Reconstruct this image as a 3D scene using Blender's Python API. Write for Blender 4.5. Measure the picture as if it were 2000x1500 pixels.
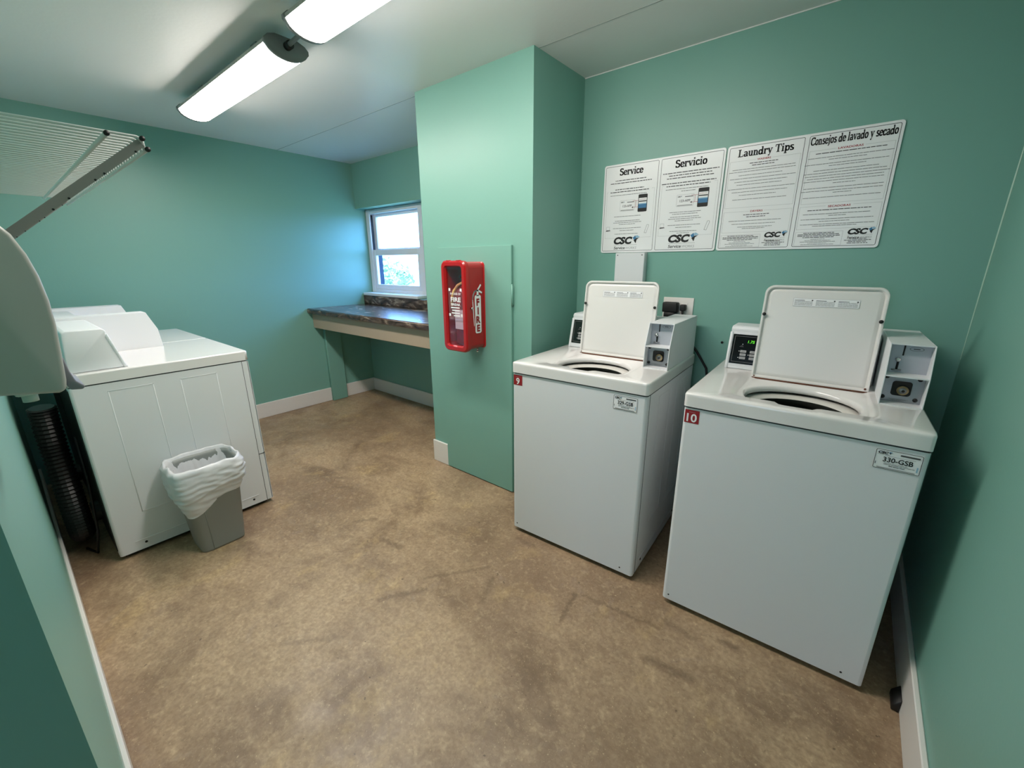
import bpy, bmesh, math, random
from mathutils import Vector, Matrix
PI = math.pi
random.seed(7)
for o in list(bpy.data.objects): bpy.data.objects.remove(o)
SC = bpy.context.scene
C = SC.collection

# ------------------------------------------------------------------ camera
CAM_H = 1.38
F_PX, PITCH, YAW, ROLL = 813.83, 16.19, 39.20, -0.28
cd = bpy.data.cameras.new('camera'); cam = bpy.data.objects.new('camera', cd); C.objects.link(cam)
cd.sensor_width = 36.0; cd.lens = 36.0 * F_PX / 2000.0; cd.clip_start = 0.02
p_, y_, r_ = map(math.radians, (PITCH, YAW, ROLL))
fw = Vector((-math.sin(y_) * math.cos(p_), math.cos(y_) * math.cos(p_), -math.sin(p_)))
rt = Vector((math.cos(y_), math.sin(y_), 0)); up = rt.cross(fw)
rt2 = math.cos(r_) * rt + math.sin(r_) * up; up2 = -math.sin(r_) * rt + math.cos(r_) * up
M = Matrix((rt2, up2, -fw)).transposed().to_4x4(); M.translation = (0, 0, CAM_H)
cam.matrix_world = M
SC.camera = cam

# ------------------------------------------------------------------ world, exposure
SC.view_settings.view_transform = 'Standard'
SC.view_settings.look = 'None'
SC.view_settings.gamma = 1.0
SC.view_settings.use_curve_mapping = False
SC.view_settings.exposure = 0.75
LAMP = 22.0            # radiance of the lamp diffusers
HAZE = 3.2            # paler sky on the entrance side
SKY = 11.5             # strength of the sky
w = bpy.data.worlds.new('sky'); SC.world = w; w.use_nodes = True
bgn = w.node_tree.nodes['Background']
bgn.inputs[1].default_value = 1.0
_N = w.node_tree.nodes; _L = w.node_tree.links
_tc = _N.new('ShaderNodeTexCoord'); _sx = _N.new('ShaderNodeSeparateXYZ'); _mr = _N.new('ShaderNodeMapRange'); _mx = _N.new('ShaderNodeMix'); _mx.data_type = 'RGBA'; _mx.clamp_result = False
_L.new(_tc.outputs['Generated'], _sx.inputs[0]); _L.new(_sx.outputs['Y'], _mr.inputs[0]); _mr.inputs[1].default_value = -0.35; _mr.inputs[2].default_value = 0.35
_L.new(_mr.outputs[0], _mx.inputs[0]); _mx.inputs[6].default_value = (HAZE * .78, HAZE * .86, HAZE * 1.0, 1); _mx.inputs[7].default_value = (SKY * .20, SKY * .46, SKY, 1)
_L.new(_mx.outputs[2], bgn.inputs[0])

# ------------------------------------------------------------------ materials
def s2l(c):
    c = c / 255.0
    return c / 12.92 if c <= 0.04045 else ((c + 0.055) / 1.055) ** 2.4
def rgb(c): return (s2l(c[0]), s2l(c[1]), s2l(c[2]), 1)
MATS = {}
def mat(name, col, rough=0.5, metal=0.0, var=0.0, vscale=4.0, bump=0.0, bscale=200.0, coat=0.0, emit=0.0, spec=0.5, sss=0.0):
    if name in MATS: return MATS[name]
    m = bpy.data.materials.new(name); m.use_nodes = True; MATS[name] = m
    nt = m.node_tree; N = nt.nodes; L = nt.links; b = N['Principled BSDF']
    b.inputs['Base Color'].default_value = rgb(col)
    b.inputs['Roughness'].default_value = rough; b.inputs['Metallic'].default_value = metal
    b.inputs['Specular IOR Level'].default_value = spec
    if coat: b.inputs['Coat Weight'].default_value = coat; b.inputs['Coat Roughness'].default_value = 0.08
    tc = N.new('ShaderNodeTexCoord')
    if emit:
        b.inputs['Emission Color'].default_value = rgb(col); b.inputs['Emission Strength'].default_value = emit
    if sss:
        b.inputs['Subsurface Weight'].default_value = sss; b.inputs['Subsurface Radius'].default_value = (.03, .03, .03)
    n = N.new('ShaderNodeTexNoise'); n.inputs['Scale'].default_value = vscale; n.inputs['Detail'].default_value = 5
    L.new(tc.outputs['Object'], n.inputs['Vector'])
    mx = N.new('ShaderNodeMix'); mx.data_type = 'RGBA'
    v = max(var, 0.004)
    mx.inputs[6].default_value = tuple(min(1, x * (1 + v)) for x in rgb(col)[:3]) + (1,)
    mx.inputs[7].default_value = tuple(x * (1 - v) for x in rgb(col)[:3]) + (1,)
    L.new(n.outputs['Fac'], mx.inputs[0]); L.new(mx.outputs[2], b.inputs['Base Color'])
    if bump:
        n2 = N.new('ShaderNodeTexNoise'); n2.inputs['Scale'].default_value = bscale; n2.inputs['Detail'].default_value = 2
        L.new(tc.outputs['Object'], n2.inputs['Vector'])
        bp = N.new('ShaderNodeBump'); bp.inputs['Strength'].default_value = bump; bp.inputs['Distance'].default_value = 0.002
        L.new(n2.outputs['Fac'], bp.inputs['Height']); L.new(bp.outputs['Normal'], b.inputs['Normal'])
    return m

WALL = mat('teal_wall_paint', (122, 171, 158), 0.42, var=0.035, vscale=1.3, bump=0.12, bscale=90)
CEIL = mat('ceiling_paint', (226, 226, 224), 0.38, var=0.03, vscale=1.5, bump=0.18, bscale=60)
WHITE_TRIM = mat('white_trim_paint', (228, 224, 220), 0.35, var=0.02)
ENAMEL = mat('white_enamel', (224, 226, 229), 0.5, var=0.012, vscale=2)
ENAMEL_LID = mat('lid_underside_enamel', (224, 222, 219), 0.30, var=0.03, vscale=3)
DECKM = mat('deck_enamel', (232, 229, 228), 0.15, var=0.01, coat=0.4)
SEAM = mat('dark_seam_grey', (70, 72, 74), 0.7)  # dark grey for panel joints and small screw heads
GREYLINE = mat('embossed_line', (196, 199, 199), 0.4)
BLACK = mat('black_rubber', (14, 14, 15), 0.55)
BLACKG = mat('black_glossy_panel', (8, 8, 9), 0.15)
DARKM = mat('dark_galvanised_sheet', (50, 54, 54), 0.45, metal=0.6, var=0.2, vscale=12)
STEEL = mat('brushed_steel', (150, 152, 156), 0.35, metal=0.8, var=0.12, vscale=30)
CHROME = mat('chrome', (215, 215, 215), 0.12, metal=1.0)
BRASS = mat('worn_brass', (190, 170, 130), 0.3, metal=0.9, var=0.2, vscale=60)
COINGREY = mat('coin_panel_grey', (176, 180, 188), 0.4, var=0.06, vscale=30)
BTN = mat('grey_button', (168, 168, 168), 0.5)
LED = mat('green_led', (90, 210, 40), 0.5, emit=0.5)
LEDW = mat('white_indicator', (240, 240, 240), 0.5)
TUBW = mat('tub_ring_plastic', (215, 212, 206), 0.35)
TUBD = mat('tub_basket', (60, 62, 58), 0.4, var=0.15, vscale=40)
RUST = mat('rust_stain', (96, 58, 40), 0.8, var=0.4, vscale=90)
SIGNW = mat('sign_white_plastic', (240, 240, 242), 0.3)
INK = mat('black_ink', (16, 16, 18), 0.6)
INKG = mat('grey_ink', (112, 112, 114), 0.6)
INKL = mat('light_grey_ink', (168, 168, 170), 0.6)
INKM = mat('mid_grey_ink', (72, 72, 74), 0.6)
INKR = mat('red_ink', (168, 50, 62), 0.6)
INKB = mat('blue_ink', (60, 120, 165), 0.6)
INKBL = mat('pale_blue_ink', (150, 190, 215), 0.6)
REDTAG = mat('red_number_sticker', (150, 26, 34), 0.4)
REDP = mat('red_moulded_plastic', (172, 8, 16), 0.28, coat=0.4)
REDIN = mat('red_extinguisher_paint', (150, 18, 36), 0.25, coat=0.3)
GOLD = mat('yellow_tag', (228, 188, 110), 0.4)
BINM = mat('grey_bin_plastic', (140, 144, 142), 0.45, var=0.03, bump=0.1, bscale=300)
APRON = mat('beige_apron_paint', (176, 158, 136), 0.5, var=0.03)
GREYMETAL = mat('grey_painted_metal', (140, 138, 134), 0.5)
CAPG = mat('lamp_end_cap', (120, 124, 126), 0.45)
CAPD = mat('lamp_housing', (168, 166, 162), 0.5)
WIREM = mat('white_vinyl_wire', (214, 216, 214), 0.35)
DISP = mat('dispenser_plastic', (188, 188, 182), 0.35)
DISPL = mat('dispenser_lever', (150, 146, 156), 0.3)
NOZZ = mat('translucent_nozzle', (206, 226, 218), 0.4)
VINYL = mat('white_vinyl_window', (226, 228, 234), 0.35)
DUCTM = mat('black_flex_duct', (14, 15, 15), 0.4)
BARK = mat('bark', (90, 70, 52), 0.9)
PANELW = mat('panel_paint', (122, 171, 158), 0.42, var=0.03, vscale=2, bump=0.06, bscale=120)
OUTW = mat('outside_dark_blue', (16, 28, 60), 0.8)
GRASS = mat('outside_ground', (150, 168, 130), 0.9, var=0.35, vscale=0.8)

m = bpy.data.materials.new('lamp_diffuser'); m.use_nodes = True; MATS['lamp'] = m
b = m.node_tree.nodes['Principled BSDF']
b.inputs['Base Color'].default_value = (.9, .9, .9, 1)
b.inputs['Emission Color'].default_value = (1.0, 0.93, 0.86, 1); b.inputs['Emission Strength'].default_value = LAMP
DIFF = m

def glass_mat(name, col, fac, rough=0.02):
    m = bpy.data.materials.new(name); m.use_nodes = True; nt = m.node_tree; N = nt.nodes; L = nt.links
    N.remove(N['Principled BSDF']); out = N['Material Output']
    t = N.new('ShaderNodeBsdfTransparent'); t.inputs[0].default_value = col
    g = N.new('ShaderNodeBsdfGlossy'); g.inputs['Roughness'].default_value = rough
    lw = N.new('ShaderNodeLayerWeight'); lw.inputs[0].default_value = fac
    mu = N.new('ShaderNodeMath'); mu.operation = 'MULTIPLY'; mu.inputs[1].default_value = 0.35; L.new(lw.outputs['Facing'], mu.inputs[0])
    mx = N.new('ShaderNodeMixShader'); L.new(mu.outputs[0], mx.inputs[0]); L.new(t.outputs[0], mx.inputs[1]); L.new(g.outputs[0], mx.inputs[2])
    L.new(mx.outputs[0], out.inputs['Surface']); return m
GLASS = glass_mat('window_glass', (0.97, 0.99, 1, 1), 0.25)
ACRYL = glass_mat('clear_acrylic', (0.93, 0.86, 0.90, 1), 0.3, 0.05)

# bin liner: thin translucent film
m = bpy.data.materials.new('bin_liner_film'); m.use_nodes = True; nt = m.node_tree; N = nt.nodes; L = nt.links
b = N['Principled BSDF']; b.inputs['Base Color'].default_value = rgb((246, 246, 250)); b.inputs['Roughness'].default_value = 0.28
tr = N.new('ShaderNodeBsdfTranslucent'); tr.inputs[0].default_value = rgb((236, 236, 240))
tp = N.new('ShaderNodeBsdfTransparent')
m1 = N.new('ShaderNodeMixShader'); m1.inputs[0].default_value = 0.25
m2 = N.new('ShaderNodeMixShader'); m2.inputs[0].default_value = 0.05
L.new(b.outputs[0], m1.inputs[1]); L.new(tr.outputs[0], m1.inputs[2]); L.new(m1.outputs[0], m2.inputs[1]); L.new(tp.outputs[0], m2.inputs[2])
L.new(m2.outputs[0], N['Material Output'].inputs['Surface']); LINER = m

# laminate countertop: brown marbled
m = bpy.data.materials.new('marbled_laminate'); m.use_nodes = True; nt = m.node_tree; N = nt.nodes; L = nt.links
b = N['Principled BSDF']; tc = N.new('ShaderNodeTexCoord')
n = N.new('ShaderNodeTexNoise'); n.inputs['Scale'].default_value = 9; n.inputs['Detail'].default_value = 8; n.inputs['Distortion'].default_value = 1.4
mp = N.new('ShaderNodeMapping'); mp.inputs['Scale'].default_value = (0.7, 2.2, 1.6); L.new(tc.outputs['Object'], mp.inputs[0]); L.new(mp.outputs[0], n.inputs[0])
cr = N.new('ShaderNodeValToRGB'); e = cr.color_ramp.elements
e[0].position = 0.32; e[0].color = rgb((38, 29, 27)); e[1].position = 0.7; e[1].color = rgb((176, 158, 140))
k = e.new(0.47); k.color = rgb((72, 56, 50)); k = e.new(0.56); k.color = rgb((98, 80, 70))
L.new(n.outputs['Fac'], cr.inputs[0]); L.new(cr.outputs[0], b.inputs['Base Color']); b.inputs['Roughness'].default_value = 0.24
LAM = m

# concrete floor: mottled tan with scuffs
def floor_material():
    m = bpy.data.materials.new('stained_concrete'); m.use_nodes = True; nt = m.node_tree; N = nt.nodes; L = nt.links
    b = N['Principled BSDF']; tc = N.new('ShaderNodeTexCoord')
    def noise(sc, det=6, dist=0.0, sx=1, sy=1, rot=0, rough=0.55):
        mp = N.new('ShaderNodeMapping'); mp.inputs['Scale'].default_value = (sx, sy, 1); mp.inputs['Rotation'].default_value = (0, 0, rot)
        L.new(tc.outputs['Object'], mp.inputs[0])
        n = N.new('ShaderNodeTexNoise'); n.inputs['Scale'].default_value = sc; n.inputs['Detail'].default_value = det
        n.inputs['Distortion'].default_value = dist; n.inputs['Roughness'].default_value = rough; L.new(mp.outputs[0], n.inputs[0]); return n.outputs['Fac']
    def ramp(f, a, b_, ca=0.0, cb=1.0):
        r = N.new('ShaderNodeMapRange'); r.interpolation_type = 'SMOOTHSTEP'
        r.inputs[1].default_value = a; r.inputs[2].default_value = b_; r.inputs[3].default_value = ca; r.inputs[4].default_value = cb
        L.new(f, r.inputs[0]); return r.outputs[0]
    def mix(f, c1, c2, mode='MIX'):
        mx = N.new('ShaderNodeMix'); mx.data_type = 'RGBA'; mx.blend_type = mode
        if isinstance(f, float): mx.inputs[0].default_value = f
        else: L.new(f, mx.inputs[0])
        for i, c in ((6, c1), (7, c2)):
            if isinstance(c, tuple): mx.inputs[i].default_value = c
            else: L.new(c, mx.inputs[i])
        return mx.outputs[2]
    col = mix(ramp(noise(1.1, 9, 0.35, rough=.62), 0.38, 0.62), rgb((146, 122, 98)), rgb((184, 158, 127)))
    col = mix(ramp(noise(1.9, 9, 0.4, 1.0, 1.5, 0.5, .65), 0.46, 0.68, 0, 0.8), col, rgb((116, 93, 74)))
    col = mix(ramp(noise(3.0, 8, 0.3, 1.3, 1, 1.0, .65), 0.55, 0.68, 0, 0.42), col, rgb((206, 176, 126)))
    col = mix(ramp(noise(5.5, 6, 1.2, 1, 1, 2.0), 0.60, 0.72, 0, 0.45), col, rgb((152, 132, 116)))
    # fine speckle
    col = mix(ramp(noise(26, 6, 0.3, rough=.7), 0.42, 0.64, 0, 0.30), col, rgb((124, 98, 74)))
    col = mix(ramp(noise(30, 6, 0.3, 1, 1, .7, .7), 0.5, 0.68, 0, 0.28), col, rgb((220, 194, 156)))
    col = mix(ramp(noise(70, 4, 0.3), 0.38, 0.66, 0, 0.34), col, rgb((116, 92, 70)))
    col = mix(ramp(noise(120, 3, 0.0), 0.62, 0.74, 0, 0.5), col, rgb((228, 202, 162)))
    col = mix(ramp(noise(38, 2, 0.0), 0.71, 0.76, 0, 0.6), col, rgb((70, 54, 42)))
    # scuffs: segments (x0,y0,x1,y1,halfwidth,strength)
    sep = N.new('ShaderNodeVectorMath'); sep.operation = 'MULTIPLY'; L.new(tc.outputs['Object'], sep.inputs[0]); sep.inputs[1].default_value = (1, 1, 0)
    wob = N.new('ShaderNodeTexNoise'); wob.inputs['Scale'].default_value = 35; wob.inputs['Detail'].default_value = 4; L.new(tc.outputs['Object'], wob.inputs[0])
    wv = N.new('ShaderNodeVectorMath'); wv.operation = 'SCALE'; wv.inputs[3].default_value = 0.045; L.new(wob.outputs['Color'], wv.inputs[0])
    pos = N.new('ShaderNodeVectorMath'); pos.operation = 'ADD'; L.new(sep.outputs[0], pos.inputs[0]); L.new(wv.outputs[0], pos.inputs[1])
    flat = N.new('ShaderNodeVectorMath'); flat.operation = 'MULTIPLY'; L.new(pos.outputs[0], flat.inputs[0]); flat.inputs[1].default_value = (1, 1, 0)
    P = flat.outputs[0]
    def vm(op, a, b_=None):
        v = N.new('ShaderNodeVectorMath'); v.operation = op
        for i, x in enumerate((a, b_)):
            if x is None: continue
            if isinstance(x, tuple): v.inputs[i].default_value = x
            else: L.new(x, v.inputs[i])
        return v
    for (x0, y0, x1, y1, hw, st) in SCUFFS:
        x0 += .015; x1 += .015; y0 += .015; y1 += .015
        A = Vector((x0, y0, 0)); D = Vector((x1, y1, 0)) - A; l2 = max(D.length_squared, 1e-6)
        pa = vm('SUBTRACT', P, tuple(A)).outputs[0]
        dt = vm('DOT_PRODUCT', pa, tuple(D / l2)).outputs['Value']
        cl = N.new('ShaderNodeClamp'); L.new(dt, cl.inputs[0])
        sc = N.new('ShaderNodeVectorMath'); sc.operation = 'SCALE'; sc.inputs[0].default_value = tuple(D); L.new(cl.outputs[0], sc.inputs[3])
        d = vm('DISTANCE', pa, sc.outputs[0]).outputs['Value']
        col = mix(ramp(d, hw * 0.1, hw * 1.25, st * .62, 0.0), col, rgb((72, 52, 38)))
    L.new(col, b.inputs['Base Color'])
    L.new(ramp(noise(6, 5), 0.3, 0.7, 0.34, 0.55), b.inputs['Roughness'])
    bp = N.new('ShaderNodeBump'); bp.inputs['Strength'].default_value = 0.25; bp.inputs['Distance'].default_value = 0.002
    L.new(noise(70, 6), bp.inputs['Height']); L.new(bp.outputs[0], b.inputs['Normal'])
    return m

# ------------------------------------------------------------------ mesh builder
class MB:
    def __init__(s): s.bm = bmesh.new(); s.mats = []; s.M = Matrix()
    def mi(s, m):
        if m not in s.mats: s.mats.append(m)
        return s.mats.index(m)
    def v(s, p): return s.bm.verts.new(s.M @ Vector(p))
    def face(s, vs, m):
        try: f = s.bm.faces.new(vs); f.material_index = s.mi(m); return f
        except ValueError: return None
    def poly(s, pts, m): return s.face([s.v(p) for p in pts], m)
    def box(s, x0, x1, y0, y1, z0, z1, m, bev=0.0, seg=2):
        t = bmesh.new()
        vs = [t.verts.new((x, y, z)) for x in (x0, x1) for y in (y0, y1) for z in (z0, z1)]
        for q in ((0, 1, 3, 2), (4, 6, 7, 5), (0, 4, 5, 1), (2, 3, 7, 6), (0, 2, 6, 4), (1, 5, 7, 3)): t.faces.new([vs[i] for i in q])
        if bev: bmesh.ops.bevel(t, geom=list(t.edges), offset=bev, segments=seg, profile=0.5, affect='EDGES')
        s.merge(t, m)
    def merge(s, t, m):
        bmesh.ops.recalc_face_normals(t, faces=list(t.faces))
        mp = {v: s.v(v.co) for v in t.verts}; k = s.mi(m)
        for f in t.faces:
            g = s.bm.faces.new([mp[v] for v in f.verts]); g.material_index = k
        t.free()
    def prism(s, prof, ax, a0, a1, m, bev=0.0, seg=2):
        """prof: 2-D points; ax: 'x' profile is (y,z), 'y' profile is (x,z), 'z' profile is (x,y)"""
        t = bmesh.new()
        def P(p, a): return {'x': (a, p[0], p[1]), 'y': (p[0], a, p[1]), 'z': (p[0], p[1], a)}[ax]
        A = [t.verts.new(P(p, a0)) for p in prof]; B = [t.verts.new(P(p, a1)) for p in prof]; n = len(prof)
        t.faces.new(A); t.faces.new(B[::-1])
        for i in range(n): t.faces.new([A[i], B[i], B[(i + 1) % n], A[(i + 1) % n]])
        if bev:
            bmesh.ops.recalc_face_normals(t, faces=list(t.faces))
            es = [e for e in t.edges if e.calc_face_angle(0) > 0.5]
            bmesh.ops.bevel(t, geom=es, offset=bev, segments=seg, profile=0.5, affect='EDGES')
        s.merge(t, m)
    def loops(s, lps, m, cap0=False, cap1=False, closed=True, ms=None):
        rows = [[s.v(p) for p in l] for l in lps]; n = len(rows[0])
        for j, (a, b_) in enumerate(zip(rows, rows[1:])):
            mm = ms[j] if ms else m
            for i in range(n if closed else n - 1):
                s.face([a[i], a[(i + 1) % n], b_[(i + 1) % n], b_[i]], mm)
        if cap0: s.face(rows[0][::-1], ms[0] if ms else m)
        if cap1: s.face(rows[-1], ms[-1] if ms else m)
        return rows
    def tube(s, path, r, m, seg=8, cap=True, rad=None):
        pts = [Vector(p) for p in path]; rows = []; prev = None
        for i, p in enumerate(pts):
            d = (pts[min(i + 1, len(pts) - 1)] - pts[max(i - 1, 0)]).normalized()
            if prev is None:
                a = Vector((0, 0, 1)) if abs(d.z) < 0.9 else Vector((1, 0, 0)); n = d.cross(a).normalized()
            else: n = (prev - d * prev.dot(d)).normalized()
            prev = n; bn = d.cross(n); rr = rad[i] if rad else r
            rows.append([tuple(p + rr * (math.cos(2 * PI * k / seg) * n + math.sin(2 * PI * k / seg) * bn)) for k in range(seg)])
        s.loops(rows, m, cap, cap)
    def disc(s, c, ax, r, h, m, seg=20, r2=None):
        c = Vector(c); d = Vector(ax).normalized(); a = Vector((0, 0, 1)) if abs(d.z) < 0.9 else Vector((1, 0, 0))
        n = d.cross(a).normalized(); bn = d.cross(n); r2 = r if r2 is None else r2
        L0 = [tuple(c + r * (math.cos(2 * PI * k / seg) * n + math.sin(2 * PI * k / seg) * bn)) for k in range(seg)]
        L1 = [tuple(c + d * h + r2 * (math.cos(2 * PI * k / seg) * n + math.sin(2 * PI * k / seg) * bn)) for k in range(seg)]
        s.loops([L0, L1], m, True, True)
    def build(s, name, parent=None, smooth=True, loc=None, rot=None, recalc=False):
        if recalc: bmesh.ops.recalc_face_normals(s.bm, faces=list(s.bm.faces))
        if smooth:
            for f in s.bm.faces: f.smooth = f.calc_area() < .03
            for e in s.bm.edges: e.smooth = e.calc_face_angle(3.2) < math.radians(34) if len(e.link_faces) == 2 else False
        me = bpy.data.meshes.new(name); s.bm.to_mesh(me); s.bm.free()
        for m in s.mats: me.materials.append(m)
        o = bpy.data.objects.new(name, me); C.objects.link(o)
        if parent: o.parent = parent
        if loc: o.location = loc
        if rot: o.rotation_euler = rot
        return o
def tag(o, label, cat, group=None, kind=None):
    o['label'] = label; o['category'] = cat
    if group: o['group'] = group
    if kind: o['kind'] = kind
    return o
def thing(name, label, cat, loc, rz=0.0, group=None):
    o = bpy.data.objects.new(name, None); C.objects.link(o); o.location = loc; o.rotation_euler = (0, 0, rz); o.empty_display_size = 0.1
    return tag(o, label, cat, group)
def struct(mb, name, parent=None, smooth=False):
    o = mb.build(name, parent, smooth=smooth)
    if parent is None: o['kind'] = 'structure'
    return o
def rrect(x0, x1, y0, y1, r, n=5):
    pts = []
    for cx, cy, a in ((x1 - r, y1 - r, 0), (x0 + r, y1 - r, 90), (x0 + r, y0 + r, 180), (x1 - r, y0 + r, 270)):
        for k in range(n + 1):
            t = math.radians(a + 90 * k / n); pts.append((cx + r * math.cos(t), cy + r * math.sin(t)))
    return pts

# ------------------------------------------------------------------ lettering
_tc = {}
def sans(txt, size, bold=0.0):
    """outline lettering -> (list of polygons, width)"""
    key = (txt, bold)
    if key not in _tc:
        cu = bpy.data.curves.new('t', 'FONT'); cu.body = txt; cu.size = 1.0; cu.offset = bold; cu.resolution_u = 3
        ob = bpy.data.objects.new('t', cu); C.objects.link(ob)
        dg = bpy.context.evaluated_depsgraph_get(); me = bpy.data.meshes.new_from_object(ob.evaluated_get(dg))
        P = [[(me.vertices[i].co.x, me.vertices[i].co.y) for i in p.vertices] for p in me.polygons]
        bpy.data.objects.remove(ob); bpy.data.curves.remove(cu); bpy.data.meshes.remove(me)
        xs = [x for p in P for x, y in p] or [0, 0]
        P = [[(x - min(xs), y) for x, y in p] for p in P]
        _tc[key] = (P, max(xs) - min(xs))
    P, w_ = _tc[key]
    return [[(x * size, y * size) for x, y in p] for p in P], w_ * size
def arc(cx, cy, rx, ry, a0, a1, n=10):
    return [(cx + rx * math.cos(math.radians(a0 + (a1 - a0) * k / n)), cy + ry * math.sin(math.radians(a0 + (a1 - a0) * k / n))) for k in range(n + 1)]
def _sf(x, y, l=0.10): return ([(x - l, y), (x + l, y)], 0.03, 0.045)       # a flat serif
def _st(x, y0, y1): return ([(x, y0), (x, y1)], None, 0.02)
G = {
 'i': ([_st(.12, .02, .45), _sf(.12, .02), ([(.03, .44), (.12, .45)], .03, .045), ([(.12, .63), (.12, .64)], .12, .10)], .27),
 'l': ([_st(.12, .02, .69), _sf(.12, .02), ([(.03, .68), (.12, .69)], .03, .045)], .27),
 'r': ([_st(.12, .02, .45), _sf(.12, .02), ([(.03, .44), (.12, .45)], .03, .045), (arc(.27, .30, .15, .14, 170, 60, 6), .05, .05), ([(.33, .40), (.34, .39)], .10, .10)], .40),
 'n': ([_st(.12, .02, .45), _sf(.12, .02), ([(.03, .44), (.12, .45)], .03, .045), (arc(.25, .30, .12, .14, 170, 0, 8) + [(.40, .30)][:0], .07, .05), _st(.38, .02, .31), _sf(.38, .02)], .52),
 'u': ([_st(.12, .16, .45), ([(.03, .44), (.12, .45)], .03, .045), (arc(.25, .15, .12, .13, 185, 350, 8), .06, .05), _st(.38, .02, .45), ([(.29, .44), (.38, .45)], .03, .045), ([(.38, .02), (.46, .02)], .03, .045)], .52),
 'o': ([(arc(.22, .23, .165, .215, 0, 360, 20), .10, .045)], .46),
 'c': ([(arc(.22, .23, .165, .215, 55, 325, 14), .10, .045), ([(.32, .36), (.33, .36)], .10, .09)], .42),
 'e': ([(arc(.22, .23, .165, .215, 5, 320, 16), .10, .045), ([(.08, .25), (.38, .25)], .03, .045)], .44),
 'a': ([(arc(.19, .33, .13, .11, 150, 0, 8), .07, .05), _st(.33, .06, .33), ([(.33, .05), (.42, .02)], .04, .05), (arc(.19, .12, .125, .11, 60, 330, 10), .09, .045)], .45),
 's': ([(arc(.19, .345, .12, .10, 40, 200, 7) + arc(.19, .115, .13, .10, 70, -150, 9), .09, .05)], .38),
 'v': ([([(.08, .44), (.23, .03)], .11, .03), ([(.38, .44), (.24, .03)], .035, .03), _sf(.08, .445, .08), _sf(.38, .445, .06)], .46),
 'y': ([([(.08, .44), (.24, .06)], .11, .03), ([(.38, .44), (.18, -.16)], .035, .03), _sf(.08, .445, .08), _sf(.38, .445, .06), ([(.12, -.17), (.14, -.17)], .10, .08)], .46),
 'd': ([(arc(.20, .22, .15, .21, 20, 340, 14), .10, .045), _st(.37, .02, .69), ([(.28, .68), (.37, .69)], .03, .045), ([(.37, .02), (.46, .02)], .03, .045)], .51),
 'p': ([(arc(.28, .23, .15, .21, -160, 160, 14), .10, .045), _st(.12, -.18, .45), _sf(.12, -.19), ([(.03, .44), (.12, .45)], .03, .045)], .50),
 'j': ([([(.14, .45), (.14, -.08)], None, .02), (arc(.06, -.08, .08, .09, 0, -100, 5), .05, .045), ([(.05, .44), (.14, .45)], .03, .045), ([(.14, .63), (.14, .64)], .12, .10)], .28),
 'S': ([(arc(.25, .50, .17, .155, 30, 215, 9) + arc(.25, .185, .185, .165, 65, -155, 11), .11, .05), ([(.43, .52), (.43, .65)], .03, .02), ([(.05, .03), (.05, .17)], .03, .02)], .52),
 'L': ([_st(.15, .02, .66), _sf(.15, .02, .13), _sf(.15, .655, .13), ([(.15, .025), (.50, .025)], .03, .05), ([(.50, .03), (.51, .18)], .035, .02)], .58),
 'T': ([_st(.30, .02, .66), _sf(.30, .02, .12), ([(.04, .655), (.56, .655)], .03, .05), ([(.04, .65), (.03, .50)], .035, .02), ([(.56, .65), (.57, .50)], .035, .02)], .62),
 'C': ([(arc(.33, .34, .27, .315, 45, 320, 18), .12, .05), ([(.55, .50), (.55, .66)], .03, .02)], .62),
 ' ': ([], .24)}
def hull(pts):
    pts = sorted(set(pts))
    def half(ps):
        h = []
        for p in ps:
            while len(h) > 1 and (h[-1][0] - h[-2][0]) * (p[1] - h[-2][1]) - (h[-1][1] - h[-2][1]) * (p[0] - h[-2][0]) <= 1e-12: h.pop()
            h.append(p)
        return h[:-1]
    return half(pts) + half(pts[::-1])
def serif(txt, size, stem=0.125, sx=1.0):
    P = []; x = 0.0
    for ch in txt:
        strokes, adv = G[ch]
        for path, nw, nh in strokes:
            nw = stem if nw is None else nw
            for a, b_ in zip(path, path[1:]):
                P.append([((q[0] + x) * size * sx, q[1] * size) for q in hull([(c[0] + i * (nw / 2 + .014), c[1] + j * (nh / 2 + .012)) for c in (a, b_) for i in (-1, 1) for j in (-1, 1)])])
        x += adv
    return P, x * size * sx
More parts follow.
